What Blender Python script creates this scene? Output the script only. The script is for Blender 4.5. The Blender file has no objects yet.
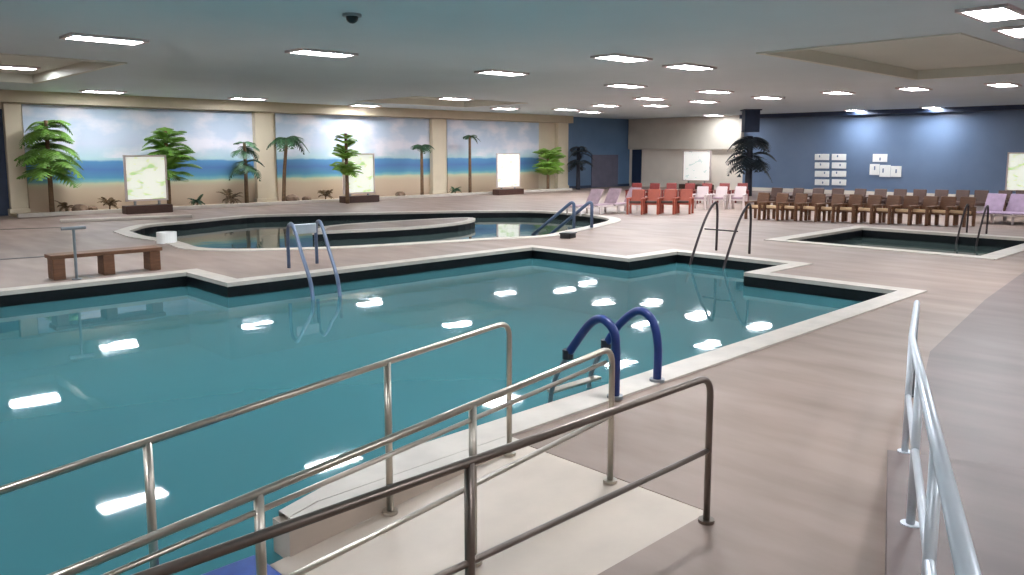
import bpy, bmesh, math, random
from mathutils import Vector, Matrix
from mathutils.geometry import tessellate_polygon
random.seed(7)
S = bpy.context.scene
COL = S.collection
PI = math.pi

# ------------------------------------------------------------------ plan
# World: X runs along the long pool edge, Y towards the mural wall, Z up, deck at z = 0.
F, EYE, PITCH, PY, CX = 800.0, 2.28, math.atan(100 / 800), 252.0, 512.0
YAW = math.radians(44.1)
def _ray(px, py):
    a, b = px - CX, PY - py
    y = F * math.cos(PITCH) + b * math.sin(PITCH)
    z = b * math.cos(PITCH) - F * math.sin(PITCH)
    c, s = math.cos(YAW), math.sin(YAW)
    return Vector((a * c + y * s, -a * s + y * c, z))
def at(px, py, z=0.0):
    d = _ray(px, py); t = (z - EYE) / d.z
    return Vector((d.x * t, d.y * t, z))
def on_u(px, py, u):
    d = _ray(px, py); t = u / d.x
    return Vector((u, d.y * t, EYE + d.z * t))
def on_v(px, py, v):
    d = _ray(px, py); t = v / d.y
    return Vector((d.x * t, v, EYE + d.z * t))

U1, V1, U0, V0, CEIL = 43.5, 33.5, -12.0, -6.0, 4.45

# ------------------------------------------------------------------ materials
def nodes_of(m):
    m.use_nodes = True
    nt = m.node_tree
    return nt, nt.nodes, nt.links, nt.nodes['Principled BSDF']
def lin(c):
    return tuple(((x / 255) / 12.92 if x / 255 <= .04045 else ((x / 255 + .055) / 1.055) ** 2.4) for x in c) + (1,)
def mat(name, rgb, rough=.5, metal=0, vary=.12, scale=6.0, bump=0, rgb2=None, spec=.5, stretch=None):
    m = bpy.data.materials.new(name)
    nt, N, L, b = nodes_of(m)
    c = lin(rgb)
    b.inputs['Roughness'].default_value = rough
    b.inputs['Metallic'].default_value = metal
    b.inputs['Specular IOR Level'].default_value = spec
    tc = N.new('ShaderNodeTexCoord')
    mp = N.new('ShaderNodeMapping'); L.new(tc.outputs['Object'], mp.inputs['Vector'])
    if stretch: mp.inputs['Scale'].default_value = stretch
    nz = N.new('ShaderNodeTexNoise'); nz.inputs['Scale'].default_value = scale; nz.inputs['Detail'].default_value = 4
    L.new(mp.outputs['Vector'], nz.inputs['Vector'])
    rp = N.new('ShaderNodeValToRGB')
    d = lin(rgb2) if rgb2 else tuple(x * (1 - vary * 2) for x in c[:3]) + (1,)
    rp.color_ramp.elements[0].position = .32; rp.color_ramp.elements[1].position = .68
    rp.color_ramp.elements[0].color = d; rp.color_ramp.elements[1].color = c
    L.new(nz.outputs['Fac'], rp.inputs['Fac']); L.new(rp.outputs['Color'], b.inputs['Base Color'])
    if bump:
        bp = N.new('ShaderNodeBump'); bp.inputs['Strength'].default_value = bump; bp.inputs['Distance'].default_value = .02
        L.new(nz.outputs['Fac'], bp.inputs['Height']); L.new(bp.outputs['Normal'], b.inputs['Normal'])
    return m
def emit(name, rgb, s):
    m = bpy.data.materials.new(name); nt, N, L, b = nodes_of(m)
    e = N.new('ShaderNodeEmission'); e.inputs['Color'].default_value = lin(rgb); e.inputs['Strength'].default_value = s
    L.new(e.outputs[0], N['Material Output'].inputs['Surface'])
    return m
def water(name, tint, body, cloud, ripple=.06, scale=1.6, rough=.05):
    m = bpy.data.materials.new(name); nt, N, L, b = nodes_of(m); N.remove(b)
    tr = N.new('ShaderNodeBsdfTransparent'); tr.inputs['Color'].default_value = lin(tint)
    gl = N.new('ShaderNodeBsdfGlossy'); gl.inputs['Roughness'].default_value = rough
    df = N.new('ShaderNodeBsdfDiffuse'); df.inputs['Color'].default_value = lin(body)
    m0 = N.new('ShaderNodeMixShader'); m0.inputs[0].default_value = cloud; L.new(tr.outputs[0], m0.inputs[1]); L.new(df.outputs[0], m0.inputs[2])
    fr = N.new('ShaderNodeFresnel'); fr.inputs['IOR'].default_value = 1.33
    mx = N.new('ShaderNodeMixShader')
    tc = N.new('ShaderNodeTexCoord')
    n1 = N.new('ShaderNodeTexNoise'); n1.inputs['Scale'].default_value = scale; n1.inputs['Detail'].default_value = 2
    bp = N.new('ShaderNodeBump'); bp.inputs['Strength'].default_value = ripple; bp.inputs['Distance'].default_value = .1
    L.new(tc.outputs['Object'], n1.inputs['Vector']); L.new(n1.outputs['Fac'], bp.inputs['Height'])
    L.new(bp.outputs['Normal'], gl.inputs['Normal']); L.new(bp.outputs['Normal'], fr.inputs['Normal'])
    L.new(fr.outputs[0], mx.inputs[0]); L.new(m0.outputs[0], mx.inputs[1]); L.new(gl.outputs[0], mx.inputs[2])
    L.new(mx.outputs[0], N['Material Output'].inputs['Surface'])
    return m
def mural_mat():
    m = bpy.data.materials.new('painted_beach'); nt, N, L, b = nodes_of(m)
    b.inputs['Roughness'].default_value = .6
    tc = N.new('ShaderNodeTexCoord'); sx = N.new('ShaderNodeSeparateXYZ'); L.new(tc.outputs['Object'], sx.inputs[0])
    nz = N.new('ShaderNodeTexNoise'); nz.inputs['Scale'].default_value = .9; nz.inputs['Detail'].default_value = 4
    L.new(tc.outputs['Object'], nz.inputs['Vector'])
    ad = N.new('ShaderNodeMath'); ad.operation = 'MULTIPLY_ADD'; ad.inputs[1].default_value = .25; ad.inputs[2].default_value = -.12
    L.new(nz.outputs['Fac'], ad.inputs[0])
    a2 = N.new('ShaderNodeMath'); a2.operation = 'ADD'; L.new(ad.outputs[0], a2.inputs[0]); L.new(sx.outputs['Z'], a2.inputs[1])
    dv = N.new('ShaderNodeMath'); dv.operation = 'DIVIDE'; dv.inputs[1].default_value = 4.2; L.new(a2.outputs[0], dv.inputs[0])
    rp = N.new('ShaderNodeValToRGB'); cr = rp.color_ramp
    stops = [(0, (188, 164, 142)), (.21, (200, 180, 156)), (.255, (200, 200, 170)), (.275, (128, 186, 190)), (.31, (86, 148, 184)),
             (.38, (82, 124, 180)), (.455, (88, 146, 192)), (.475, (176, 206, 214)), (.62, (196, 204, 222)), (1, (176, 196, 216))]
    cr.elements[0].position = 0; cr.elements[1].position = 1
    cr.elements[0].color = lin(stops[0][1]); cr.elements[1].color = lin(stops[-1][1])
    for p, c in stops[1:-1]:
        e = cr.elements.new(p); e.color = lin(c)
    L.new(dv.outputs[0], rp.inputs['Fac'])
    # clouds, only in the sky band
    n2 = N.new('ShaderNodeTexNoise'); n2.inputs['Scale'].default_value = .55; n2.inputs['Detail'].default_value = 5
    mp = N.new('ShaderNodeMapping'); mp.inputs['Scale'].default_value = (1, 1, 1.8); L.new(tc.outputs['Object'], mp.inputs[0]); L.new(mp.outputs[0], n2.inputs['Vector'])
    c2 = N.new('ShaderNodeValToRGB'); c2.color_ramp.elements[0].position = .47; c2.color_ramp.elements[1].position = .62
    L.new(n2.outputs['Fac'], c2.inputs['Fac'])
    gt = N.new('ShaderNodeMath'); gt.operation = 'GREATER_THAN'; gt.inputs[1].default_value = 2.05; L.new(a2.outputs[0], gt.inputs[0])
    mu = N.new('ShaderNodeMath'); mu.operation = 'MULTIPLY'; L.new(gt.outputs[0], mu.inputs[0]); L.new(c2.outputs['Color'], mu.inputs[1])
    m3 = N.new('ShaderNodeMath'); m3.operation = 'MULTIPLY'; m3.inputs[1].default_value = .75; L.new(mu.outputs[0], m3.inputs[0])
    mx = N.new('ShaderNodeMixRGB'); L.new(m3.outputs[0], mx.inputs['Fac']); L.new(rp.outputs['Color'], mx.inputs['Color1'])
    mx.inputs['Color2'].default_value = lin((232, 226, 234))
    L.new(mx.outputs[0], b.inputs['Base Color'])
    return m
def board_mat(name, ground, ink, lo, hi, scale=9):
    m = bpy.data.materials.new(name); nt, N, L, b = nodes_of(m)
    b.inputs['Roughness'].default_value = .35
    tc = N.new('ShaderNodeTexCoord'); nz = N.new('ShaderNodeTexNoise'); nz.inputs['Scale'].default_value = scale; nz.inputs['Detail'].default_value = 1
    mp = N.new('ShaderNodeMapping'); mp.inputs['Scale'].default_value = (.45, .45, 1)
    L.new(tc.outputs['Object'], mp.inputs[0]); L.new(mp.outputs[0], nz.inputs['Vector'])
    rp = N.new('ShaderNodeValToRGB'); rp.color_ramp.elements[0].position = lo; rp.color_ramp.elements[1].position = hi
    rp.color_ramp.elements[0].color = lin(ground); rp.color_ramp.elements[1].color = lin(ink)
    L.new(nz.outputs['Fac'], rp.inputs['Fac']); L.new(rp.outputs['Color'], b.inputs['Base Color'])
    L.new(rp.outputs['Color'], b.inputs['Emission Color']); b.inputs['Emission Strength'].default_value = .42   # faint glow added to brighten the boards
    return m

M = dict(
    deck=mat('deck_concrete', (150, 130, 120), .5, 0, scale=1.5, rgb2=(126, 107, 97), bump=.05, stretch=(1.5, .4, 1)),
    deck2=mat('deck_dark_tone', (116, 100, 97), .5, 0, scale=1.5, rgb2=(99, 84, 82), stretch=(1.5, .4, 1)),
    coping=mat('coping_stone', (198, 188, 178), .5, 0, .08, 3),
    ramp=mat('ramp_tile', (200, 184, 170), .5, 0, .08, 2),
    ceil=mat('ceiling_paint', (200, 212, 216), .6, 0, .03, .4),
    tray=mat('ceiling_tray_paint', (212, 212, 200), .6, 0, .03, .5),
    wall=mat('cream_paint', (214, 200, 176), .6, 0, .04, 1.5),
    white=mat('white_paint', (226, 216, 204), .6, 0, .03, 1.5),
    greyw=mat('grey_tan_paint', (196, 188, 176), .6, 0, .04, 1.5),
    beam=mat('tan_beam_paint', (196, 182, 158), .6, 0, .04, 2),
    blue=mat('blue_wall_paint', (106, 126, 156), .28, 0, .06, .5, rgb2=(95, 115, 144)),
    navyw=mat('navy_wall_paint', (92, 122, 156), .3, 0, .1, .6),
    navyd=mat('dark_navy_trim', (34, 50, 78), .5, 0, .1, 2),
    mural=mural_mat(),
    tile=mat('dark_waterline_tile', (16, 22, 26), .35, 0, .2, 8, spec=.25),
    basin=mat('basin_plaster', (104, 176, 178), .6, 0, .05, 1),
    basin2=mat('pale_basin_plaster', (138, 160, 150), .6, 0, .06, 1),
    water=water('pool_water', (172, 226, 232), (78, 138, 147), .66, .032, .9, .03),
    water2=water('still_water', (200, 215, 205), (104, 126, 124), .5, .03, 1.2, .03),
    bluetile=mat('blue_tile', (44, 78, 160), .35, 0, .15, 14),
    steel=mat('brushed_steel', (190, 182, 170), .3, .85, .08, 5),
    dark_steel=mat('weathered_steel', (128, 116, 108), .35, .8, .1, 5),
    steelw=mat('light_grey_rail', (208, 214, 222), .35, .35, .05, 5),
    galv=mat('grey_galvanised', (140, 146, 152), .4, .6, .1, 5),
    navy=mat('navy_plastic', (22, 48, 112), .35, 0, .1, 5),
    dnavy=mat('dark_grip', (20, 26, 40), .5, 0, .1, 5),
    bluegrey=mat('blue_grey_rail', (84, 100, 128), .4, .3, .1, 5),
    dsteel=mat('dark_bronze_rail', (66, 58, 60), .4, .5, .1, 5),
    wood=mat('brown_wood', (120, 80, 54), .5, 0, .18, 5, stretch=(1, 1, 6)),
    dwood=mat('dark_wood', (72, 44, 34), .5, 0, .18, 5, stretch=(1, 1, 6)),
    cushion=mat('tan_cushion', (222, 190, 150), .8, 0, .08, 6),
    redp=mat('red_brown_plastic', (124, 44, 40), .45, 0, .1, 5),
    orange=mat('orange_plastic', (172, 80, 58), .45, 0, .1, 5),
    mauve=mat('mauve_sling', (176, 150, 160), .8, 0, .12, 6),
    whitep=mat('white_plastic', (208, 192, 190), .4, 0, .04, 5),
    signw=mat('sign_white', (240, 240, 238), .4, 0, .03, 5),
    purple=mat('purple_grey_sling', (140, 118, 140), .8, 0, .1, 6),
    leaf=mat('palm_leaf', (112, 158, 60), .5, 0, .25, 3),
    leafd=mat('dark_palm_leaf', (56, 96, 62), .5, 0, .25, 3),
    leafy=mat('yellow_green_leaf', (138, 182, 72), .5, 0, .2, 3),
    leafb=mat('blackish_palm_leaf', (30, 42, 50), .5, 0, .25, 3),
    trunk=mat('palm_trunk', (120, 92, 66), .8, 0, .2, 9),
    trunkd=mat('dark_palm_trunk', (44, 46, 58), .8, 0, .2, 9),
    dry=mat('dry_shrub', (122, 96, 66), .8, 0, .3, 5),
    rock=mat('brown_rock', (138, 112, 92), .85, 0, .25, 3, bump=.4),
    sand=mat('sand', (206, 184, 154), .9, 0, .08, 5),
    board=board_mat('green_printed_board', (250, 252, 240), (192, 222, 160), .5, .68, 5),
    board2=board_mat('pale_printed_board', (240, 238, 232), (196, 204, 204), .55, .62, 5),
    black=mat('black_plastic', (26, 26, 28), .4, 0, .1, 5),
    grey=mat('grey_plastic', (150, 150, 152), .5, 0, .1, 5),
    glass=mat('dark_door_glass', (96, 96, 116), .2, 0, .1, 2),
    light=emit('lamp_diffuser', (246, 250, 255), 75.0),
)

# ------------------------------------------------------------------ mesh helpers
def finish(name, bm, m, parent=None, loc=None, smooth=False, bevel=0, up=False):
    me = bpy.data.meshes.new(name)
    bmesh.ops.recalc_face_normals(bm, faces=bm.faces)
    if up:
        bm.normal_update()
        for f in bm.faces:
            if f.normal.z < 0: f.normal_flip()
    bm.to_mesh(me); bm.free()
    if smooth:
        for p in me.polygons: p.use_smooth = True
    me.materials.append(m)
    o = bpy.data.objects.new(name, me); COL.objects.link(o)
    if loc is not None: o.location = loc
    if parent is not None: o.parent = parent
    if bevel:
        b = o.modifiers.new('bevel', 'BEVEL'); b.width = bevel; b.segments = 2; b.limit_method = 'ANGLE'
    return o
def box(bm, c, s, rz=0, ry=0, rx=0):
    mt = Matrix.Translation(c) @ Matrix.Rotation(rz, 4, 'Z') @ Matrix.Rotation(ry, 4, 'Y') @ Matrix.Rotation(rx, 4, 'X') @ Matrix.Diagonal((s[0], s[1], s[2], 1))
    bmesh.ops.create_cube(bm, size=1, matrix=mt)
    return bm
def bx(*a, **k): return box(bmesh.new(), *a, **k)
def smooth_path(pts, n=6):
    P = [Vector(p) for p in pts]; out = []
    for i in range(len(P) - 1):
        p0 = P[i - 1] if i else P[0] * 2 - P[1]; p1 = P[i]; p2 = P[i + 1]
        p3 = P[i + 2] if i + 2 < len(P) else P[-1] * 2 - P[-2]
        for k in range(n):
            t = k / n
            out.append(.5 * ((2 * p1) + (p2 - p0) * t + (2 * p0 - 5 * p1 + 4 * p2 - p3) * t * t + (3 * p1 - p0 - 3 * p2 + p3) * t ** 3))
    out.append(P[-1]); return out
def fillet(pts, r, n=6):
    P = [Vector(p) for p in pts]; out = [P[0]]
    for i in range(1, len(P) - 1):
        a = (P[i - 1] - P[i]); b = (P[i + 1] - P[i]); d = min(r, a.length * .45, b.length * .45)
        A, B = P[i] + a.normalized() * d, P[i] + b.normalized() * d
        for k in range(n + 1):
            t = k / n; out.append(A * (1 - t) ** 2 + P[i] * 2 * t * (1 - t) + B * t * t)
    out.append(P[-1]); return out
def tube(bm, pts, r, sides=10, taper=None):
    P = [Vector(p) for p in pts]; rings = []; up = None
    for i, p in enumerate(P):
        t = (P[min(i + 1, len(P) - 1)] - P[max(i - 1, 0)]).normalized()
        if up is None:
            up = Vector((0, 0, 1)) if abs(t.z) < .9 else Vector((1, 0, 0))
        a = up - t * up.dot(t); a.normalize(); up = a; b = t.cross(a)
        rr = r if taper is None else r + (taper - r) * i / (len(P) - 1)
        rings.append([bm.verts.new(p + (a * math.cos(2 * PI * k / sides) + b * math.sin(2 * PI * k / sides)) * rr) for k in range(sides)])
    for i in range(len(rings) - 1):
        for k in range(sides):
            bm.faces.new((rings[i][k], rings[i][(k + 1) % sides], rings[i + 1][(k + 1) % sides], rings[i + 1][k]))
    bm.faces.new(rings[0][::-1]); bm.faces.new(rings[-1])
    return bm
def tb(*a, **k): return tube(bmesh.new(), *a, **k)
def disc(bm, c, r, h, n=20, r2=None):
    bmesh.ops.create_cone(bm, cap_ends=True, segments=n, radius1=r, radius2=r if r2 is None else r2, depth=h, matrix=Matrix.Translation(c))
    return bm
def prism(bm, poly, z0, z1):
    a = [bm.verts.new((p[0], p[1], z0)) for p in poly]; b = [bm.verts.new((p[0], p[1], z1)) for p in poly]
    n = len(poly)
    bm.faces.new(a[::-1]); bm.faces.new(b)
    for i in range(n): bm.faces.new((a[i], a[(i + 1) % n], b[(i + 1) % n], b[i]))
    return bm
def area(p): return .5 * sum(p[i][0] * p[(i + 1) % len(p)][1] - p[(i + 1) % len(p)][0] * p[i][1] for i in range(len(p)))
def ccw(p): return list(p) if area(p) > 0 else list(p)[::-1]
def offset(poly, d):
    p = ccw(poly); n = len(p); out = []
    for i in range(n):
        a, b, c = Vector(p[i - 1][:2]), Vector(p[i][:2]), Vector(p[(i + 1) % n][:2])
        e1, e2 = (b - a).normalized(), (c - b).normalized()
        n1, n2 = Vector((e1.y, -e1.x)), Vector((e2.y, -e2.x))
        k = (n1 + n2); k = k / max(.35, k.dot(n1))
        out.append((b.x + k.x * d, b.y + k.y * d))
    return out
def plate(bm, outer, holes, z, drop=None):
    loops = [[Vector((p[0], p[1], 0)) for p in outer]] + [[Vector((p[0], p[1], 0)) for p in h] for h in holes]
    vs = []
    for lp in loops: vs += [bm.verts.new((p.x, p.y, z)) for p in lp]
    for t in tessellate_polygon(loops):
        try: bm.faces.new([vs[i] for i in t])
        except ValueError: pass
    if drop is not None:
        k = 0
        for lp in loops:
            n = len(lp); lo = [bm.verts.new((p.x, p.y, drop)) for p in lp]
            for i in range(n): bm.faces.new((vs[k + i], vs[k + (i + 1) % n], lo[(i + 1) % n], lo[i]))
            k += n
    return bm
def ring(bm, inner, outer, z0, z1, skip=()):
    n = len(inner)
    V = [[bm.verts.new((p[0], p[1], z)) for p in lp] for lp, z in ((inner, z0), (inner, z1), (outer, z1), (outer, z0))]
    for i in range(n):
        if i in skip: continue
        j = (i + 1) % n
        for k in range(4):
            a, b = V[k], V[(k + 1) % 4]
            bm.faces.new((a[i], a[j], b[j], b[i]))
    return bm
def band(bm, poly, z0, z1, skip=()):
    n = len(poly); a = [bm.verts.new((p[0], p[1], z0)) for p in poly]; b = [bm.verts.new((p[0], p[1], z1)) for p in poly]
    for i in range(n):
        if i not in skip: bm.faces.new((a[i], a[(i + 1) % n], b[(i + 1) % n], b[i]))
    return bm

# ------------------------------------------------------------------ scene helpers
def thing(name, label, cat, loc=(0, 0, 0), rz=0, group=None):
    o = bpy.data.objects.new(name, None); COL.objects.link(o)
    o.empty_display_size = .2
    o.location = loc; o.rotation_euler = (0, 0, rz); tag(o, label, cat, group); return o
def tag(o, label, cat, group=None):
    o['label'] = label; o['category'] = cat
    if group: o['group'] = group
    return o
def struct(o):
    o['kind'] = 'structure'; return o
def dup(root, loc, rz, label, group=None, scale=None):
    r = root.copy(); COL.objects.link(r); r.location = loc; r.rotation_euler = (0, 0, rz); r['label'] = label
    if group: r['group'] = group
    if scale: r.scale = (scale,) * 3
    for ch in list(root.children):
        c = ch.copy(); COL.objects.link(c); c.parent = r
        for g in list(ch.children):
            d = g.copy(); COL.objects.link(d); d.parent = c
    return r
ORD = ['first', 'second', 'third', 'fourth', 'fifth', 'sixth', 'seventh', 'eighth', 'ninth', 'tenth', 'eleventh', 'twelfth', 'thirteenth', 'fourteenth', 'fifteenth', 'sixteenth', 'seventeenth', 'eighteenth']

# ------------------------------------------------------------------ pools (plan outlines)
RU = 2.3                                                    # here the ramp meets the water line
main_in = ccw([(-10, 2.62), (RU, 2.62), (RU, 4.5), (3.2, 4.8), (13.57, 4.9), (13.57, 7.7), (15.35, 7.7), (15.35, 10.42), (13.57, 10.42), (13.57, 13.3), (6.0, 13.3), (6.0, 15.05), (-10, 15.05)])
def offset_edges(p, ds):
    n = len(p); out = []
    for i in range(n):
        a, b, c = Vector(p[i - 1]), Vector(p[i]), Vector(p[(i + 1) % n])
        e1, e2 = (b - a).normalized(), (c - b).normalized()
        n1, n2 = Vector((e1.y, -e1.x)), Vector((e2.y, -e2.x))
        p1, p2 = b + n1 * ds[i - 1], b + n2 * ds[i]
        den = e1.x * e2.y - e1.y * e2.x
        if abs(den) < 1e-6: out.append((p1.x, p1.y)); continue
        t = ((p2 - p1).x * e2.y - (p2 - p1).y * e2.x) / den
        q = p1 + e1 * t; out.append((q.x, q.y))
    return out
MD = [.34] * len(main_in); MD[0] = MD[1] = 0; MD[2] = .12
main_out = offset_edges(main_in, MD)
p2px = [(129, 231.5), (150, 225.5), (190, 222), (230, 218), (265, 215.6), (360, 213.6), (456, 211.8), (530, 211.5), (578, 214.5), (609, 219.5), (592, 225.5), (566, 231),
        (540, 236), (490, 238.5), (440, 241.5), (390, 244.5), (340, 247), (290, 248.5), (235, 249.5), (200, 248), (186, 244), (170, 240), (145, 236.5)]
p2in = [tuple(p[:2]) for p in smooth_path([at(*p) for p in p2px + p2px[:1]], 5)[:-1]]
p2in = ccw(p2in); p2out = offset(p2in, .4)
isl_px = [(312, 233), (330, 232), (400, 228.6), (450, 224.6), (474, 220.4), (466, 217.8), (400, 221), (330, 226)]
isl = ccw([tuple(p[:2]) for p in smooth_path([at(*p) for p in isl_px + isl_px[:1]], 4)[:-1]])
hot_in = ccw([(19.5, 5.35), (24.3, 5.35), (24.3, 9.9), (19.5, 9.9)])
hot_out = offset(hot_in, .4)
NU0, NU1, NV0, NV1 = -1.6, 4.29, 2.62, 4.32
deck_hole = [main_out[0], (NU1, NV0), (NU1, NV1), (RU, NV1)] + main_out[2:]

# ------------------------------------------------------------------ room shell
fl = finish('floor', plate(bmesh.new(), [(U0, V0), (U1, V0), (U1, V1), (U0, V1)], [deck_hole, p2out, hot_out], 0, -.45), M['deck']); struct(fl)
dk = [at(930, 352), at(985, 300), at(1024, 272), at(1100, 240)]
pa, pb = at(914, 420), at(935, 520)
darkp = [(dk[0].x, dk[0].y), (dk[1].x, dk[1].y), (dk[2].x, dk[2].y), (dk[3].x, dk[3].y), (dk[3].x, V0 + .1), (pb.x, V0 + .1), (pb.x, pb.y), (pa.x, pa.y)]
o = finish('floor_dark_zone', prism(bmesh.new(), darkp, 0, .006), M['deck2']); struct(o)  # thin sheet giving the deck a darker tone right of the entry rail
def wall(name, a, b, m, z0=-.5, z1=CEIL, th=.2):
    A, B = Vector((a[0], a[1], 0)), Vector((b[0], b[1], 0)); d = (B - A).normalized(); n = Vector((d.y, -d.x, 0)) * th
    return struct(finish(name, prism(bmesh.new(), [A, B, B + n, A + n], z0, z1), m))
struct(finish('wall_left', bx(((U0 + 37.1) / 2, V1 + .1, CEIL / 2 - .25), (37.1 - U0, .2, CEIL + .5)), M['wall']))
struct(finish('wall_left_alcove', bx(((37.1 + U1) / 2, V1 + .1, CEIL / 2 - .25), (U1 - 37.1, .2, CEIL + .5)), M['navyw']))
VB = 25.0                                                   # blue wall meets the white bay
struct(finish('wall_far', bx((U1 + .1, (V0 + VB) / 2, CEIL / 2 - .25), (.2, VB - V0, CEIL + .5)), M['blue']))
struct(finish('wall_far_bay', bx((U1 + .1, (V1 + .2 + VB) / 2, CEIL / 2 - .25), (.2, V1 + .2 - VB, CEIL + .5)), M['white']))
struct(finish('wall_right', bx(((U0 + U1) / 2, V0 - .1, CEIL / 2 - .25), (U1 - U0, .2, CEIL + .5)), M['white']))
struct(finish('wall_behind', bx((U0 - .1, (V0 + V1) / 2, CEIL / 2 - .25), (.2, V1 - V0, CEIL + .5)), M['white']))
# ceiling with recessed trays
def rect(u0, v0, u1, v1): return [(u0, v0), (u1, v0), (u1, v1), (u0, v1)]
ca, cb, cc = at(955, 34, CEIL), at(957, 76, CEIL), at(775, 54, CEIL)
trays = [rect(ca.x, ca.y, cb.x, cc.y), rect(2.0, 21.0, 7.0, 28.8), rect(19.6, 25.6, 25.5, 29.6)]
struct(finish('ceiling', plate(bmesh.new(), rect(U0, V0, U1, V1), trays, CEIL, CEIL + .25), M['ceil']))
struct(finish('ceiling_upper', plate(bmesh.new(), rect(U0, V0, U1, V1), [], CEIL + .26), M['ceil']))
for t in trays:
    bm = bmesh.new(); band(bm, offset(t, -.005), CEIL - .01, CEIL + .24); bm2 = plate(bm, offset(t, -.005), [], CEIL + .24)
    struct(finish('ceiling_tray', bm, M['tray']))
    struct(finish('trim_tray', ring(bmesh.new(), offset(t, -.0), offset(t, .14), CEIL - .03, CEIL), M['tray']))
struct(finish('trim_beam', bx(((U0 + 37.1) / 2, V1 - .3, 4.24), (37.1 - U0, .6, .42)), M['beam']))
struct(finish('trim_soffit', bx((U1 - .3, (V0 + VB) / 2, 4.34), (.6, VB - V0, .22)), M['navyd']))
struct(finish('trim_bay_soffit', bx((U1 - .15, 29.2, 3.45), (.3, 8.4, 1.98)), M['greyw']))
struct(finish('baseboard_far', bx((U1 - .02, (V0 + VB) / 2, .1), (.04, VB - V0, .2)), M['white']))
struct(finish('baseboard_left', bx(((37.1 + U1) / 2, V1 - .02, .08), (U1 - 37.1, .04, .16)), M['navyd']))

# ------------------------------------------------------------------ main pool
def pool(name, label, inner, outer, wz, bz, wm, bm_, isle=None, tile=-.42, skip=()):
    t = thing(name, label, 'pool', (0, 0, 0))
    finish('coping', ring(bmesh.new(), inner, outer, -.05, .022, skip), M['coping'], t)
    finish('waterline_tile', band(bmesh.new(), inner, tile, -.05, skip), M['tile'], t)
    b = bmesh.new(); band(b, inner, bz, tile); plate(b, inner, [], bz)
    finish('basin', b, bm_, t)
    w = offset(inner, -.002)
    finish('water', plate(bmesh.new(), w, [isle] if isle else [], wz), wm, t, up=True)
    return t
pool('swimming_pool', 'large teal swimming pool with pale stone coping in the foreground', main_in, main_out, -.235, -1.35, M['water'], M['basin'], skip=(0, 1))
pool('lagoon_pool', 'curving lagoon pool with dark edge and island below the beach mural', p2in, p2out, -.24, -.7, M['water2'], M['basin2'], isl)
pool('hot_tub', 'small square sunken hot tub in the deck before the blue wall', hot_in, hot_out, -.26, -1.0, M['water2'], M['basin2'])
t = thing('island', 'low curved pale island strip rising from the lagoon pool', 'island')
finish('island_top', ring(bmesh.new(), offset(isl, -.25), isl, -.05, .02), M['coping'], t)
finish('island_deck', prism(bmesh.new(), offset(isl, -.252), -.05, .015), M['deck'], t)
finish('island_wall', band(bmesh.new(), offset(isl, -.01), -.7, -.05), M['tile'], t)

# ------------------------------------------------------------------ wheelchair ramp into the pool
SL = 1 / 10.5
def rz_(u): return -(NU1 - u) * SL
t = thing('pool_ramp', 'white tiled access ramp sloping down to the water between steel handrails', 'ramp', (0, 0, 0))
def slope_slab(bm, u0, u1, v0, v1, th, lift=0):
    a = [(u0, v0), (u1, v0), (u1, v1), (u0, v1)]
    lo = [bm.verts.new((u, v, rz_(u) + lift - th)) for u, v in a]; hi = [bm.verts.new((u, v, rz_(u) + lift)) for u, v in a]
    bm.faces.new(lo[::-1]); bm.faces.new(hi)
    for i in range(4): bm.faces.new((lo[i], lo[(i + 1) % 4], hi[(i + 1) % 4], hi[i]))
    return bm
finish('ramp_slab', slope_slab(bmesh.new(), NU0 + .005, NU1 - .005, NV0 + .005, NV1 - .005, .3, -.002), M['ramp'], t)
finish('ramp_curb', prism(bmesh.new(), [(RU, NV1 - .01), (NU1, NV1 - .01), (NU1, 4.47), (2.56, 4.45), (RU, 4.37)], -.02, .02), M['coping'], t)
finish('curb_wall', bx(((RU + NU1) / 2 - .015, NV1, -.2), (NU1 - RU + .03, .05, .4)), M['ramp'], t)
finish('curb_end', bx((RU + .02, (NV1 + 4.505) / 2 - .012, -.265), (.12, 4.53 - NV1, .5)), M['ramp'], t)
finish('blue_step', bx((1.9, 4.08, -.3), (.36, .6, .33)), M['bluetile'], t, bevel=.02)['label'] = 'blue tiled block at the wet lower end'

def rail_post(parent, base, top, r, m, flange=True):
    o = finish('post', tb([base, top], r, 12), m, parent, smooth=True)
    if flange: finish('flange', disc(bmesh.new(), (base[0], base[1], base[2] + .012), r * 2.2, .02), m, o)
HR, R1, R2 = .92, .021, .017
# water-side rail
def ramp_rail(name, label, v, u_end, posts, u_low, mid=True, mt='steel', level=False, HR=.965):
    t = thing(name, label, 'handrail', (0, 0, 0))
    zz = (lambda u: 0) if level else (lambda u: min(0, rz_(u)))
    pts = [Vector((u_end, v, zz(u_end) + HR)), Vector((u_low, v, zz(u_low) + HR))]
    path = fillet([Vector((u_end, v, zz(u_end) + .002))] + pts, .12)
    finish('top_rail', tb(path, R1, 12), M[mt], t, smooth=True)
    if mid: finish('mid_rail', tb([Vector((u_end, v, zz(u_end) + HR * .5)), Vector((u_low, v, zz(u_low) + HR * .5))], R2, 10), M[mt], t, smooth=True)
    finish('flange', disc(bmesh.new(), (u_end, v, zz(u_end) + .012), .05, .02), M[mt], t)
    for u in posts: rail_post(t, (u, v, zz(u)), (u, v, zz(u) + HR), .024, M[mt])
    return t
ramp_rail('handrail', 'pale steel handrail on the water side of the ramp, farthest of three', 4.24, 4.08, [2.97, 1.44, -.3], -1.5, False, 'steel', False, 1.04)
mr = ramp_rail('handrail', 'steel handrail running down the middle of the white ramp', 3.36, 4.21, [2.94, 1.62, 0.3], -1.5, True)
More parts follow.
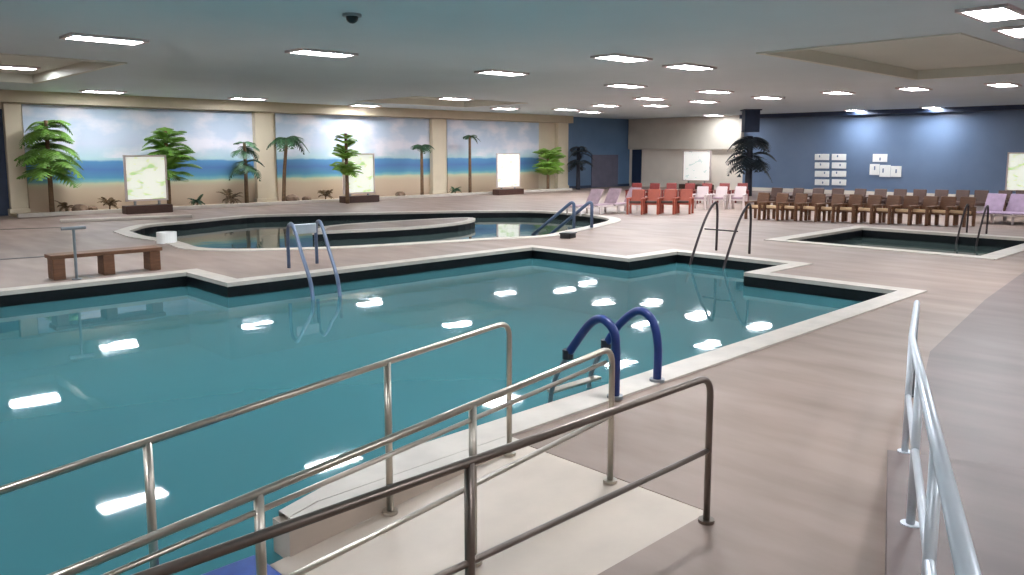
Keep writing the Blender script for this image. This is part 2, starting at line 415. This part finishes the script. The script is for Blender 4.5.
finish('under_rail', tb([Vector((4.14, 3.36, rz_(4.14) + .88)), Vector((-1.5, 3.36, rz_(-1.5) + .88))], .014, 10), M['steel'], mr, smooth=True)
ramp_rail('handrail', 'dark steel guard rail nearest the camera along the ramp edge', 2.55, 4.15, [2.21, .2], -1.5, True, 'dark_steel', True, .93)

# ------------------------------------------------------------------ entry walkway handrail at right
t = thing('entry_handrail', 'long grey tube handrail descending beside the walkway at lower right', 'handrail', (0, 0, 0))
P2, P1, P0 = at(917, 302, .9), at(912, 338, .9), at(972, 590, 1.36)
dirn = (P0 - P1).normalized()
Pb = P0 + dirn * .6
finish('top_rail', tb(fillet([P2 + Vector((0, 0, -.12)), P2, P1, Pb], .1), .026, 12), M['steelw'], t, smooth=True)
dz = Vector((0, 0, -.45))
finish('mid_rail', tb([P1 + dz, Pb + dz], .02, 12), M['steelw'], t, smooth=True)
finish('level_rail', tb([P1 + dz, P2 + dz], .02, 12), M['galv'], t, smooth=True)
for k, f in enumerate((0, .36, .72)):
    p = P1.lerp(P0, f); base = Vector((p.x, p.y, p.z - .9))
    rail_post(t, base, p, .024, M['steelw'])
rail_post(t, Vector((P2.x, P2.y, 0)), P2 + Vector((0, 0, -.1)), .024, M['galv'])
# sloped concrete walkway the rail stands on
d2 = Vector((P0.x - P1.x, P0.y - P1.y, 0)).normalized(); nrm = Vector((-d2.y, d2.x, 0))
side = nrm if nrm.dot(Vector((1, -1, 0))) > 0 else -nrm
L0 = (Vector((P0.x - P1.x, P0.y - P1.y, 0))).length; rise = (P0.z - P1.z) / L0
a = Vector((P1.x, P1.y, 0)) - side * .12; ln = L0 + 1.6
bm = bmesh.new()
q = [a, a + d2 * ln, a + d2 * ln + side * 1.7, a + side * 1.7]
zt = [.012, .012 + rise * ln, .012 + rise * ln, .012]
lo = [bm.verts.new((p.x, p.y, 0.0)) for p in q]; hi = [bm.verts.new((p.x, p.y, z)) for p, z in zip(q, zt)]
bm.faces.new(lo[::-1]); bm.faces.new(hi)
for i in range(4): bm.faces.new((lo[i], lo[(i + 1) % 4], hi[(i + 1) % 4], hi[i]))
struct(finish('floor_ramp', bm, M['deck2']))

# ------------------------------------------------------------------ pool ladders
def figure_rail(parent, pts, r, m, name='rail'):
    return finish(name, tb(smooth_path(pts, 8), r, 12), m, parent, smooth=True)
# near navy ladder: planes of constant u, reaching over the water
t = thing('pool_ladder', 'pool ladder with two navy blue curved grab rails at the near coping', 'ladder', (0, 0, 0))
for u, arc, low in ((6.42, [(657, 381), (656.5, 345), (652, 320), (638, 311), (620, 324), (606, 344)], [(606, 344), (599, 357)]),
                    (5.69, [(615, 399), (616, 345), (612, 328), (601, 319), (588, 326), (568, 354)], [(568, 354), (561, 370)])):
    A = [on_u(x, y, u) for x, y in arc]; A[0].z = .02; A[1].y = A[0].y
    r = figure_rail(t, A, .042, M['navy'], 'grab_rail')
    e = A[-1]; q = [e, Vector((u, e.y + .22, e.z - .45)), Vector((u, e.y + .24, -.95))]
    figure_rail(t, q, .025, M['galv'], 'stile')
    finish('collar', disc(bmesh.new(), (0, 0, 0), .055, .09, 14), M['dnavy'], r, e)
    finish('flange', disc(bmesh.new(), (A[0].x, A[0].y, .03), .075, .03), M['galv'], r)
    ey = e.y
for k, z in enumerate((-.1, -.4, -.7)):
    finish('tread', bx((6.06, ey + .23, z), (.75, .1, .03)), M['galv'] if k else M['steel'], t, bevel=.008)
# far bay ladder
def ladder(label, m, rails, treads=None, r=.024):
    t = thing('pool_ladder', label, 'ladder', (0, 0, 0))
    for p in rails: figure_rail(t, p, r, m)
    for c, s in (treads or []): finish('tread', bx(c, s), m, t, bevel=.005)
    return t
def fig4(u_w, u_d, v, h, swap=False, zw=-.6):
    seq = [(u_w - .25, zw), (u_w - .06, -.1), (u_w + .45 * (u_d - u_w), h * .66), (u_d - .12, h), (u_d, h * .8), (u_d, .01)]
    return [Vector((a, v, z)) if not swap else Vector((v, a, z)) for a, z in seq]
t = ladder('dark bronze ladder with two tall bent rails in the far pool bay', M['dsteel'], [fig4(15.3, 16.25, 9.95, 1.12), fig4(15.3, 16.25, 9.1, 1.12)],
       [((15.1, 9.52, -.3), (.1, .84, .03)), ((15.72, 9.52, .55), (.03, .84, .03))], .028)
t = ladder('slim grey ladder rails at the far side of the hot tub', M['dsteel'], [fig4(24.3, 25.0, 7.25, .8), fig4(24.3, 25.0, 6.75, .8)], [((24.12, 7.0, -.3), (.1, .5, .03))], .026)
LR = []
for x0, y0, x1, y1 in ((289, 268, 311, 285), (317, 263.5, 338, 281.5)):
    a, b = at(x0, y0), at(x1, y1); q = lambda f, z: a.lerp(b, f) + Vector((0, 0, z))
    LR.append([a, q(.0, .7), q(.14, .9), q(.34, .84), q(.65, .45), q(1.0, .0), q(1.12, -.6)])
t = ladder('pale grey and navy ladder on the left far side of the large pool', M['bluegrey'], LR, [], .034)
c = (LR[0][5] + LR[1][5]) / 2; d = LR[1][5] - LR[0][5]
finish('tread', bx((c.x, c.y - .1, -.3), (d.length, .1, .03), rz=math.atan2(d.y, d.x)), M['bluegrey'], t, bevel=.005)
c = (LR[0][2] + LR[1][2]) / 2
finish('back_panel', bx((c.x, c.y, .78), (d.length * .96, .04, .2), rz=math.atan2(d.y, d.x)), M['steelw'], t, bevel=.02)['label'] = 'pale back panel between the rails'
t = thing('stair_rail', 'pair of blue grey stair rails slanting into the lagoon pool', 'handrail', (0, 0, 0))
for x0, x1 in ((531, 574), (548, 592)):
    a, b = at(x0, 236.5, -.3), at(x1, 200, .85)
    finish('rail', tb(fillet([a, b, Vector((b.x, b.y, 0))], .2), .05, 10), M['bluegrey'], t, smooth=True)

# ------------------------------------------------------------------ bench, T post, drains
t = thing('bench', 'long low brown wooden bench on three block legs beside the pool', 'bench', (4.9, 16.05, 0))
finish('seat', bx((0, 0, .41), (1.95, .42, .07)), M['wood'], t, bevel=.01)
for x in (-.84, 0, .84): finish('leg', bx((x, 0, .188), (.2, .36, .375)), M['wood'], t, bevel=.01)
t = thing('t_post', 'slim grey post with a short crossbar standing before the bench', 'post', (4.28, 15.68, 0))
finish('pole', tb([(0, 0, 0), (0, 0, .92)], .025), M['galv'], t)
finish('crossbar', tb([(-.2, 0, .93), (.2, 0, .93)], .03), M['galv'], t)
finish('base_plate', disc(bmesh.new(), (0, 0, .01), .08, .02), M['galv'], t)
for i, (a, b, lab) in enumerate((((0, 259.5), (46, 256.5), 'dark drain slot in the deck left of the bench'), ((0, 229.5), (62, 227.5), 'dark drain slot in the deck at far left below the mural'))):
    A, B = at(*a), at(*b); c = (A + B) / 2; d = B - A
    tag(finish('drain_slot', bx((0, 0, .004), (d.length, .14, .008), rz=math.atan2(d.y, d.x)), M['dsteel'], None, c), lab, 'drain')
A, B = at(60, 222.5), at(192, 217.5)
tag(finish('low_curb', bx((0, 0, .05), ((B - A).length, .3, .1), rz=math.atan2((B - A).y, (B - A).x)), M['coping'], None, (A + B) / 2, bevel=.02), 'low pale curb on the deck left of the lagoon pool', 'curb')
c = at(167, 243)
t = thing('foot_bath', 'small round white basin at the left tip of the lagoon pool', 'basin', (c.x, c.y, 0))
finish('bowl', ring(bmesh.new(), [(.17 * math.cos(k * PI / 12), .17 * math.sin(k * PI / 12)) for k in range(24)], [(.24 * math.cos(k * PI / 12), .24 * math.sin(k * PI / 12)) for k in range(24)], 0, .28), M['signw'], t)
finish('bowl_floor', disc(bmesh.new(), (0, 0, .1), .172, .03, 24), M['whitep'], t)
c = at(568, 238)
t = thing('deck_box', 'small black box on the deck near the lagoon stair rails', 'box', (c.x, c.y, 0), .3)
finish('body', bx((0, 0, .06), (.4, .3, .12)), M['black'], t, bevel=.02)
finish('lid', bx((0, 0, .135), (.44, .34, .03)), M['black'], t, bevel=.01)

# ------------------------------------------------------------------ mural wall
def u_of(px, v=V1): return on_v(px, 180, v).x
mur = [(27, 255, 'beach mural panel with blue sea between the two left pilasters'), (277, 431, 'beach mural panel with blue sea between the middle pilasters'), (447, 538, 'beach mural panel at the right end beside the bright cream wall')]
for a, b, lab in mur:
    ua, ub = u_of(a), u_of(b)
    t = thing('mural', lab, 'mural', ((ua + ub) / 2, V1 - .03, 0))
    finish('painting', bx((0, 0, 2.0), (ub - ua, .05, 4.0)), M['mural'], t)
for a, b, lab in ((9, 26, 'cream pilaster at the far left of the mural wall'), (257, 275, 'cream pilaster between the first and second mural panels'), (433, 445, 'slim cream pilaster between the second and third mural panels'), (558, 568, 'cream pilaster at the right corner beside the navy alcove')):
    ua, ub = u_of(a, V1 - .3), u_of(b, V1 - .3)
    t = thing('pilaster', lab, 'pilaster', ((ua + ub) / 2, V1 - .16, 0), group=None)
    finish('shaft', bx((0, 0, 2.01), (ub - ua, .3, 4.02)), M['wall'], t, bevel=.02)
    finish('plinth', bx((0, 0, .12), (ub - ua + .12, .38, .24)), M['wall'], t, bevel=.02)
# dark opening left of the first pilaster
struct(finish('door_1', bx((u_of(9) - 1.05, V1 - .04, 1.9), (2.0, .06, 3.8)), M['navyd']))
# sand bed
t = thing('planter_bed', 'long low sand bed with pale curb along the mural wall', 'planter', (0, 0, 0))
finish('curb', bx((21.5, 32.05, .07), (29, .2, .14)), M['coping'], t, bevel=.02)
finish('sand', bx((21.5, 32.65, .05), (29, 1.0, .1)), M['sand'], t)

def leaf_strip(bm, base, az, length, up, droop, w, leaflets=9):
    d = Vector((math.cos(az), math.sin(az), 0)); s = Vector((-d.y, d.x, 0)); pts = []
    for k in range(leaflets + 1):
        f = k / leaflets
        pts.append(Vector(base) + d * length * f * (1 - .15 * f) + Vector((0, 0, up * f - droop * f * f)))
    tube(bm, pts, .02, 5, .006)
    for k in range(1, leaflets + 1):
        f = k / leaflets; p = pts[k]; t_ = (pts[k] - pts[k - 1]).normalized(); ll = w * (math.sin(PI * min(1, f * .85 + .12)) + .15)
        for sg in (1, -1):
            tip = p + s * sg * ll + t_ * ll * .55 + Vector((0, 0, -ll * .35)); h = t_ * (length / leaflets * .62)
            v = [bm.verts.new(p - h), bm.verts.new(p + h), bm.verts.new(tip)]
            v2 = [bm.verts.new(x.co + Vector((0, 0, .012))) for x in v]
            bm.faces.new(v[::-1]); bm.faces.new(v2)
            for i in range(3): bm.faces.new((v[i], v[(i + 1) % 3], v2[(i + 1) % 3], v2[i]))
    return bm
def palm(px, base, h, crown, n, leafm, trunkm, label, lean=.0, droop=1.0, up=.55, r=.09, tiers=1, name='palm_tree', w=.22, cat='palm'):
    t = thing(name, label, cat, base)
    pts = smooth_path([(0, 0, 0), (lean * .35, 0, h * .5), (lean, 0, h)], 6)
    finish('trunk', tb(pts, r, 10, r * .7), trunkm, t, smooth=True)
    rnd = random.Random(px)
    for q in range(tiers):
        zt = h * (1 - .62 * q / max(1, tiers)) ; k = crown * (1 + .12 * q)
        for i in range(n):
            az = 2 * PI * (i + .35 * q) / n + rnd.uniform(-.2, .2)
            L_ = k * rnd.uniform(.8, 1.1) * (.62 if math.sin(az) > .3 and base.y > 32 else 1)
            zj = zt - .03 - (rnd.uniform(0, .45) if tiers > 1 else 0)
            finish('frond', leaf_strip(bmesh.new(), (lean * zj / h, 0, zj), az, L_, L_ * up * rnd.uniform(.6, 1.3), L_ * droop * rnd.uniform(.7, 1.1), w * k), leafm, t)
    return t
def wallpoint(px, v=32.35):
    p = on_v(px, 180, v); return Vector((p.x, p.y, .1))
palm(40, wallpoint(50), 3.3, .9, 12, M['leaf'], M['trunk'], 'bushy bright green palm beside the far left pilaster', tiers=5, droop=.8, w=.34)
palm(166, wallpoint(168), 3.0, .9, 11, M['leaf'], M['trunk'], 'tall slender green palm behind the left notice board', tiers=5, droop=.6, up=.8, w=.32)
palm(246, wallpoint(246), 2.6, .75, 9, M['leafd'], M['trunk'], 'dark green palm just left of the second pilaster', tiers=2, droop=1.0, w=.34)
palm(286, wallpoint(283), 2.75, 1.05, 10, M['leafd'], M['trunk'], 'dark green palm just right of the second pilaster', tiers=1, droop=1.0, lean=.25, w=.32)
palm(349, Vector((on_v(347, 180, 30.75).x, 30.75, 0)), 3.1, .55, 10, M['leafy'], M['trunk'], 'upright yellow green palm in front of the left edge of the second notice board', tiers=5, droop=.6, up=.8, w=.34)
palm(422, wallpoint(422), 2.5, .7, 9, M['leafd'], M['trunk'], 'small round-headed palm left of the third pilaster', tiers=1, droop=.9, w=.36)
palm(470, wallpoint(470), 3.0, .6, 8, M['leafd'], M['trunk'], 'thin tall palm right of the third pilaster', tiers=1, droop=.9)
palm(548, wallpoint(548), 2.3, .95, 11, M['leafy'], M['trunk'], 'yellow green leafy palm in the bright corner by the navy alcove', tiers=4, droop=.6, up=.8, w=.34)
# shrubs and rocks on the sand
def shrub(px, r, label, m, z=.1, v=32.45):
    p = wallpoint(px, v); t = thing('shrub', label, 'shrub', (p.x, p.y, z)); rnd = random.Random(px * 3)
    finish('stem', tb([(0, 0, 0), (.02, 0, r * .6)], .03, 6), M['trunk'], t)
    bm = bmesh.new()
    for i in range(16):
        leaf_strip(bm, (0, 0, r * .35), rnd.uniform(0, 2 * PI), r * rnd.uniform(.7, 1.1), r * rnd.uniform(.3, 1.5), r * .7, .2 * r, 6)
    finish('foliage', bm, m, t)
shrub(230, .55, 'brownish low shrub on the sand left of the second pilaster', M['dry'])
shrub(108, .45, 'small dry brown shrub on the sand left of the left notice board', M['dry'])
shrub(64, .4, 'dry brown shrub at the foot of the far left palm', M['dry'])
shrub(196, .4, 'low green shrub on the sand right of the left notice board', M['leafd'])
shrub(325, .45, 'dry brown shrub on the sand left of the second notice board', M['dry'])
shrub(455, .4, 'small green shrub on the sand by the third pilaster', M['leafd'])
def rock(px, r, label, v=32.4):
    p = wallpoint(px, v); bm = bmesh.new(); bmesh.ops.create_icosphere(bm, subdivisions=2, radius=r); rnd = random.Random(px)
    for q in bm.verts: q.co *= rnd.uniform(.85, 1.12); q.co.z = max(-.25 * r, q.co.z * .7)
    o = finish('rock', bm, M['rock'], None, (p.x, p.y, .1 + .24 * r), smooth=False); tag(o, label, 'rock')
rock(78, .28, 'brown rock on the sand right of the far left palm'); rock(292, .34, 'brown rock at the foot of the palm right of the second pilaster')
rock(306, .22, 'smaller brown rock right of the second pilaster'); rock(400, .26, 'brown rock on the sand below the small round-headed palm')
rock(90, .2, 'little brown rock between the far left palm and left notice board')

# notice boards
def board(base, rz, w, z0, z1, label, bm_, basew=None, baseh=.3, wall=False, frame='whitep'):
    t = thing('notice_board', label, 'notice board', base, rz)
    zc, h = (z0 + z1) / 2, z1 - z0
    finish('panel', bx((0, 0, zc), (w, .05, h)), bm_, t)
    f = bmesh.new()
    for s in (-1, 1):
        box(f, (s * w / 2, -.01, zc), (.07, .09, h + .07)); box(f, (0, -.01, zc + s * h / 2), (w, .09, .07))
    finish('frame', f, M[frame], t)
    if not wall:
        finish('base_box', bx((0, -.02, baseh / 2), (basew or w * 1.15, .5, baseh)), M['dwood'], t, bevel=.02)
        for s in (-1, 1): finish('leg', bx((s * w * .3, 0, (baseh + z0) / 2), (.08, .06, z0 - baseh + .04)), M['galv'], t)
    return t
def pboard(x0, x1, y0, y1, label, v=31.2, **k):
    a, b = on_v(x0, y0, v), on_v(x1, y1, v)
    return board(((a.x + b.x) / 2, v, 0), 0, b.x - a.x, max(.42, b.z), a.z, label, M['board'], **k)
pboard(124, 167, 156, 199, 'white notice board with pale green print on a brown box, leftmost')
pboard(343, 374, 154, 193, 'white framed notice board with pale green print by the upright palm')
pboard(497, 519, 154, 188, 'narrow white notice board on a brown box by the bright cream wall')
a, b = on_u(684, 151, U1 - .95), on_u(710, 181, U1 - .95)
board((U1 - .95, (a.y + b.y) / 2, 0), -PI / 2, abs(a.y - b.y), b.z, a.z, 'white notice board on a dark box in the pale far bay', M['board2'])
a, b = on_u(1009, 153, U1), on_u(1034, 191, U1)
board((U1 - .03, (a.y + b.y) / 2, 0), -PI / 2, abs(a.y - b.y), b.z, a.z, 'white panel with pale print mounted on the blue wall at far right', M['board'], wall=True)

# white lettering blocks on the blue wall
def wall_sign(cells, label):
    cy = sum((c[0] + c[1]) / 2 for c in cells) / len(cells); p = on_u(cy, 170, U1)
    t = thing('wall_sign', label, 'sign', (U1 - .03, p.y, 0)); rnd = random.Random(int(cy))
    for x0, x1, y0, y1 in cells:
        a, b = on_u(x0, y0, U1 - .03), on_u(x1, y1, U1 - .03)
        o = finish('letter_plate', bx((0, (a.y + b.y) / 2 - p.y, (a.z + b.z) / 2), (.04, abs(a.y - b.y), abs(a.z - b.z))), M['signw'], t, bevel=.01)
        m = bmesh.new(); n = 1
        for k in range(n):
            y = a.y + (b.y - a.y) * (k + .3 + rnd.random() * .4) / n - p.y
            box(m, (-.022, y, (a.z + b.z) / 2 + rnd.uniform(-.08, .08)), (.01, .07, abs(a.z - b.z) * .35))
        finish('mark', m, M['blue'], o)
wall_sign([(815 + 17 * c, 829 + 17 * c, 154 + 8.4 * r, 160.2 + 8.4 * r) for r in range(4) for c in range(2)], 'sign of eight white plates in two columns on the blue wall')
wall_sign([(873, 887, 154, 162), (870, 879, 164, 175), (880, 890, 165, 177), (891, 901, 166, 177)], 'smaller cluster of white plates on the blue wall, right of the grid sign')

# navy alcove doorway and far door
struct(finish('door_2', bx(((u_of(591) + u_of(617)) / 2, V1 - .04, 1.05), (u_of(617) - u_of(591), .06, 2.1)), M['glass']))
struct(finish('door_3', bx((U1 - .04, on_u(637, 170, U1).y, 1.22), (.06, .75, 2.44)), M['navyd']))
p = on_v(578, 190, V1 - .9); palm(578, Vector((p.x, p.y, 0)), 2.6, 1.1, 11, M['leafb'], M['trunkd'], 'blackish palm standing in the navy alcove', tiers=2, droop=.8, r=.14)
p = at(748, 196); palm(748, Vector((p.x, p.y, 0)), 3.1, 1.25, 13, M['leafb'], M['trunkd'], 'tall dark palm with thick trunk between pale bay and blue wall', tiers=2, droop=1.0, r=.2, w=.36)
d = Vector((p.x, p.y, 0))
t = thing('ceiling_banner', 'dark square drop box hanging from the ceiling above the tall dark palm', 'box', (d.x, d.y, 0))
finish('box_body', bx((0, 0, 3.85), (.75, .75, 1.1), rz=.75), M['navyd'], t, bevel=.02)
finish('box_collar', bx((0, 0, 4.42), (.9, .9, .06), rz=.75), M['navyd'], t)

# ------------------------------------------------------------------ furniture
def make_chair(name, label, frame, seatm, loc, rz, group):
    t = thing(name, label, 'chair', loc, rz, group)        # faces local -X
    finish('seat', bx((0, 0, .36), (.52, .44, .05), ry=.08), frame, t, bevel=.01)
    finish('cushion', bx((-.02, 0, .43), (.5, .42, .1), ry=.08), seatm, t, bevel=.03)
    finish('backrest', bx((.3, 0, .62), (.06, .46, .56), ry=.22), frame, t, bevel=.02)
    for s in (-1, 1):
        finish('arm', bx((-.01, s * .265, .58), (.62, .085, .045)), frame, t, bevel=.01)
        finish('leg', bx((-.26, s * .265, .28), (.09, .07, .56)), frame, t, bevel=.01)
        finish('leg', bx((.26, s * .265, .28), (.09, .07, .56)), frame, t, bevel=.01)
    return t
def make_lounger(name, label, m, loc, rz, group):
    t = thing(name, label, 'lounge chair', loc, rz, group)  # feet to local -X
    f = bmesh.new()
    for s in (-1, 1): box(f, (0, s * .3, .3), (1.5, .05, .06))
    box(f, (-.74, 0, .3), (.05, .6, .05)); finish('frame', f, M['whitep'], t)
    finish('sling', bx((-.2, 0, .345), (1.1, .56, .03)), m, t, bevel=.01)
    finish('backrest', bx((.6, 0, .6), (.04, .56, .75), ry=.6), m, t, bevel=.015)
    for x in (-.6, .55):
        for s in (-1, 1): finish('leg', bx((x, s * .3, .14), (.05, .05, .28)), M['whitep'], t)
    return t
def row(px0, px1, y0, y1, n): return [at(px0 + (px1 - px0) * i / (n - 1), y0 + (y1 - y0) * i / (n - 1)) for i in range(n)]
proto = None
FA = math.radians(0)
front = row(757, 960, 219, 226, 12)
for i, p in enumerate(front):
    lab = f'{ORD[i]} brown wooden armchair from the tall dark palm, front row'
    if proto is None: proto = make_chair('armchair', lab, M['wood'], M['cushion'], p, -.12, 'wooden armchairs in the front row by the blue wall')
    else: dup(proto, p, -.12 + random.uniform(-.12, .12), lab)
proto = None
for i, p in enumerate(row(772, 1020, 211, 216, 13)):
    lab = f'{ORD[i]} dark wooden armchair from the tall dark palm, back row'
    if proto is None: proto = make_chair('armchair', lab, M['dwood'], M['dwood'], p, 0, 'dark armchairs in the back row by the blue wall')
    else: dup(proto, p, random.uniform(-.15, .15), lab)
proto = None
for i, p in enumerate(row(636, 684, 214, 213.5, 4)):
    lab = f'{ORD[i]} orange armchair from the left beside the white loungers'
    if proto is None: proto = make_chair('armchair', lab, M['orange'], M['dwood'], p, .45, 'orange armchairs beside the loungers')
    else: dup(proto, p, .45 + random.uniform(-.1, .1), lab)
proto = None
for i, p in enumerate(row(634, 740, 203.5, 203.5, 7)):
    lab = f'{ORD[i]} dark red armchair from the left, below the pale far bay'
    if proto is None: proto = make_chair('armchair', lab, M['redp'], M['redp'], p, .3, 'dark red armchairs below the pale bay')
    else: dup(proto, p, .3 + random.uniform(-.1, .1), lab)
proto = None
for i, p in enumerate(row(700, 738, 209, 209, 3)):
    lab = f'{ORD[i]} white plastic armchair from the left, before the dark red chairs'
    if proto is None: proto = make_chair('armchair', lab, M['whitep'], M['mauve'], p, .3, 'white armchairs before the red chairs')
    else: dup(proto, p, .3, lab)
proto = None
for i, p in enumerate(row(584, 622, 214.5, 212, 3)):
    lab = f'{ORD[i]} mauve sling lounger from the left near the lagoon tip'
    if proto is None: proto = make_lounger('sun_lounger', lab, M['mauve'], p, .05, 'mauve loungers at the lagoon tip')
    else: dup(proto, p, .05 + random.uniform(-.1, .1), lab)
proto = None
for i, p in enumerate(row(988, 1030, 222.5, 224, 3)):
    lab = f'{ORD[i]} purple grey lounger from the left, right of the wooden armchairs'
    if proto is None: proto = make_lounger('sun_lounger', lab, M['purple'], p, 0, 'purple loungers at far right')
    else: dup(proto, p, random.uniform(-.1, .1), lab)

# ------------------------------------------------------------------ ceiling lights
spots = [
    (105, 38, 'long bright ceiling light at upper left above the pool'), (322, 52, 'long bright ceiling light second from left of the near ones'),
    (502, 72, 'bright ceiling light in the middle above the lagoon'), (622, 57, 'bright ceiling light above the far pool end, nearer of two in line'),
    (690, 66, 'bright ceiling light just right of the far pool end'), (995, 12, 'largest ceiling light in the upper right corner'),
    (1026, 30, 'ceiling light at the right border just below the largest one'), (626, 85, 'smaller ceiling light directly behind the one above the far pool end'),
    (715, 91, 'ceiling light above the pale far bay, nearest there'), (768, 97, 'ceiling light in front of the tall dark palm'),
    (838, 92, 'ceiling light in front of the grid sign'), (914, 88, 'ceiling light in front of the blue wall, second from right'),
    (1003, 84, 'ceiling light in front of the blue wall at far right'), (650, 98, 'ceiling light behind two others before the pale bay'),
    (656, 105, 'small distant ceiling light before the pale bay'), (606, 105, 'small ceiling light before the navy alcove'),
    (566, 109, 'tiny ceiling light at the corner of the navy alcove'), (704, 101, 'small ceiling light behind the nearest one at the pale bay'),
    (856, 111.5, 'tiny ceiling light close to the blue wall above the signs'), (932, 109, 'tiny ceiling light close to the blue wall, right of the signs'),
    (10, 75, 'ceiling light at the far left border beside the left ceiling tray'), (103, 91, 'ceiling light close to the mural wall above the left board'),
    (248, 98, 'ceiling light close to the mural wall above the second pilaster'), (365, 105, 'ceiling light close to the mural wall above the second board'),
    (455, 98, 'ceiling light inside the pale tray near the third pilaster'), (728, 111.5, 'ceiling light close to the pale far bay beside the tall dark palm'), (590, 111.5, 'ceiling light close to the navy alcove wall'),
    (505, 108, 'ceiling light near the mural wall above the third board'),
]
proto = None
lights = [(at(x, y, CEIL), l) for x, y, l in spots]
for k, (p, l) in enumerate(lights):
    if p.x > 42 or 'close to the blue' in l: lights[k] = (Vector((42.3, on_u(spots[k][0], 111, 42.3).y, CEIL)), l)
    elif 'pale far bay beside' in l: lights[k] = (Vector((41.8, on_u(714, 111, 41.8).y, CEIL)), l)
    elif p.y > 32.3: lights[k] = (Vector((on_v(spots[k][0], 100, 32.3).x, 32.3, CEIL)), l)
extra = [(6.2, 8.8), (-5, 9), (-7, 26), (-5, 17), (1, 10.5), (-2, 23), (6, 4.0), (-3, 3), (2, -2.5), (9, 0), (22, -1), (30, .5), (38, 3), (15, -2.5)]
el = ['ceiling light above the middle of the pool, out of frame', 'ceiling light above the far left of the pool, out of frame', 'ceiling light left of the mural by the back corner, out of frame',
      'ceiling light above the left pool bay, out of frame', 'ceiling light above the left half of the pool, out of frame', 'ceiling light left of the mural, out of frame',
      'ceiling light above the blue railed ladder, out of frame', 'ceiling light behind the left of the ramp, out of frame', 'ceiling light above the entry walkway, out of frame',
      'ceiling light right of the entry walkway, out of frame', 'ceiling light on the right side beyond the hot tub, out of frame', 'ceiling light in the right far corner of the room, out of frame',
      'ceiling light by the blue wall right of the frame', 'ceiling light near the right wall, out of frame']
lights += [(Vector((a, b, CEIL)), l) for (a, b), l in zip(extra, el)]
def in_tray(p):
    return any(min(q[0] for q in t) < p.x < max(q[0] for q in t) and min(q[1] for q in t) < p.y < max(q[1] for q in t) for t in trays)
for p, lab in lights:
    p = p.copy()
    if in_tray(p): p.z = CEIL + .24
    if proto is None:
        proto = thing('ceiling_light', lab, 'ceiling light', p, 0, 'recessed ceiling lights')
        finish('frame', ring(bmesh.new(), rect(-.62, -.28, .62, .28), rect(-.7, -.36, .7, .36), -.05, 0), M['whitep'], proto)
        finish('diffuser', bx((0, 0, -.02), (1.24, .56, .03)), M['light'], proto)
    else: dup(proto, p, 0, lab)
p = at(352, 14, CEIL)
t = thing('dome_camera', 'small dark ceiling dome at the top above the pool', 'camera', p)
bm = bmesh.new(); bmesh.ops.create_uvsphere(bm, u_segments=16, v_segments=8, radius=.1, matrix=Matrix.Translation((0, 0, -.05)))
finish('dome', bm, M['black'], t, smooth=True); finish('mount', disc(bmesh.new(), (0, 0, -.02), .15, .04), M['grey'], t)

# ------------------------------------------------------------------ world, camera, colour
w = bpy.data.worlds.new('room_dark'); S.world = w; w.use_nodes = True
w.node_tree.nodes['Background'].inputs['Color'].default_value = (.6, .65, .7, 1)
w.node_tree.nodes['Background'].inputs['Strength'].default_value = .05
cd = bpy.data.cameras.new('camera'); cam = bpy.data.objects.new('camera', cd); COL.objects.link(cam); S.camera = cam
cd.sensor_fit = 'HORIZONTAL'; cd.sensor_width = 36; cd.lens = F / 1024 * 36
cd.shift_y = (PY - 287.5) / 1024
cam.location = (0, 0, EYE); cam.rotation_euler = (PI / 2 - PITCH, 0, -YAW)
S.view_settings.view_transform = 'Standard'; S.view_settings.look = 'None'
S.view_settings.exposure = 0.2; S.view_settings.gamma = 1; S.view_settings.use_curve_mapping = False
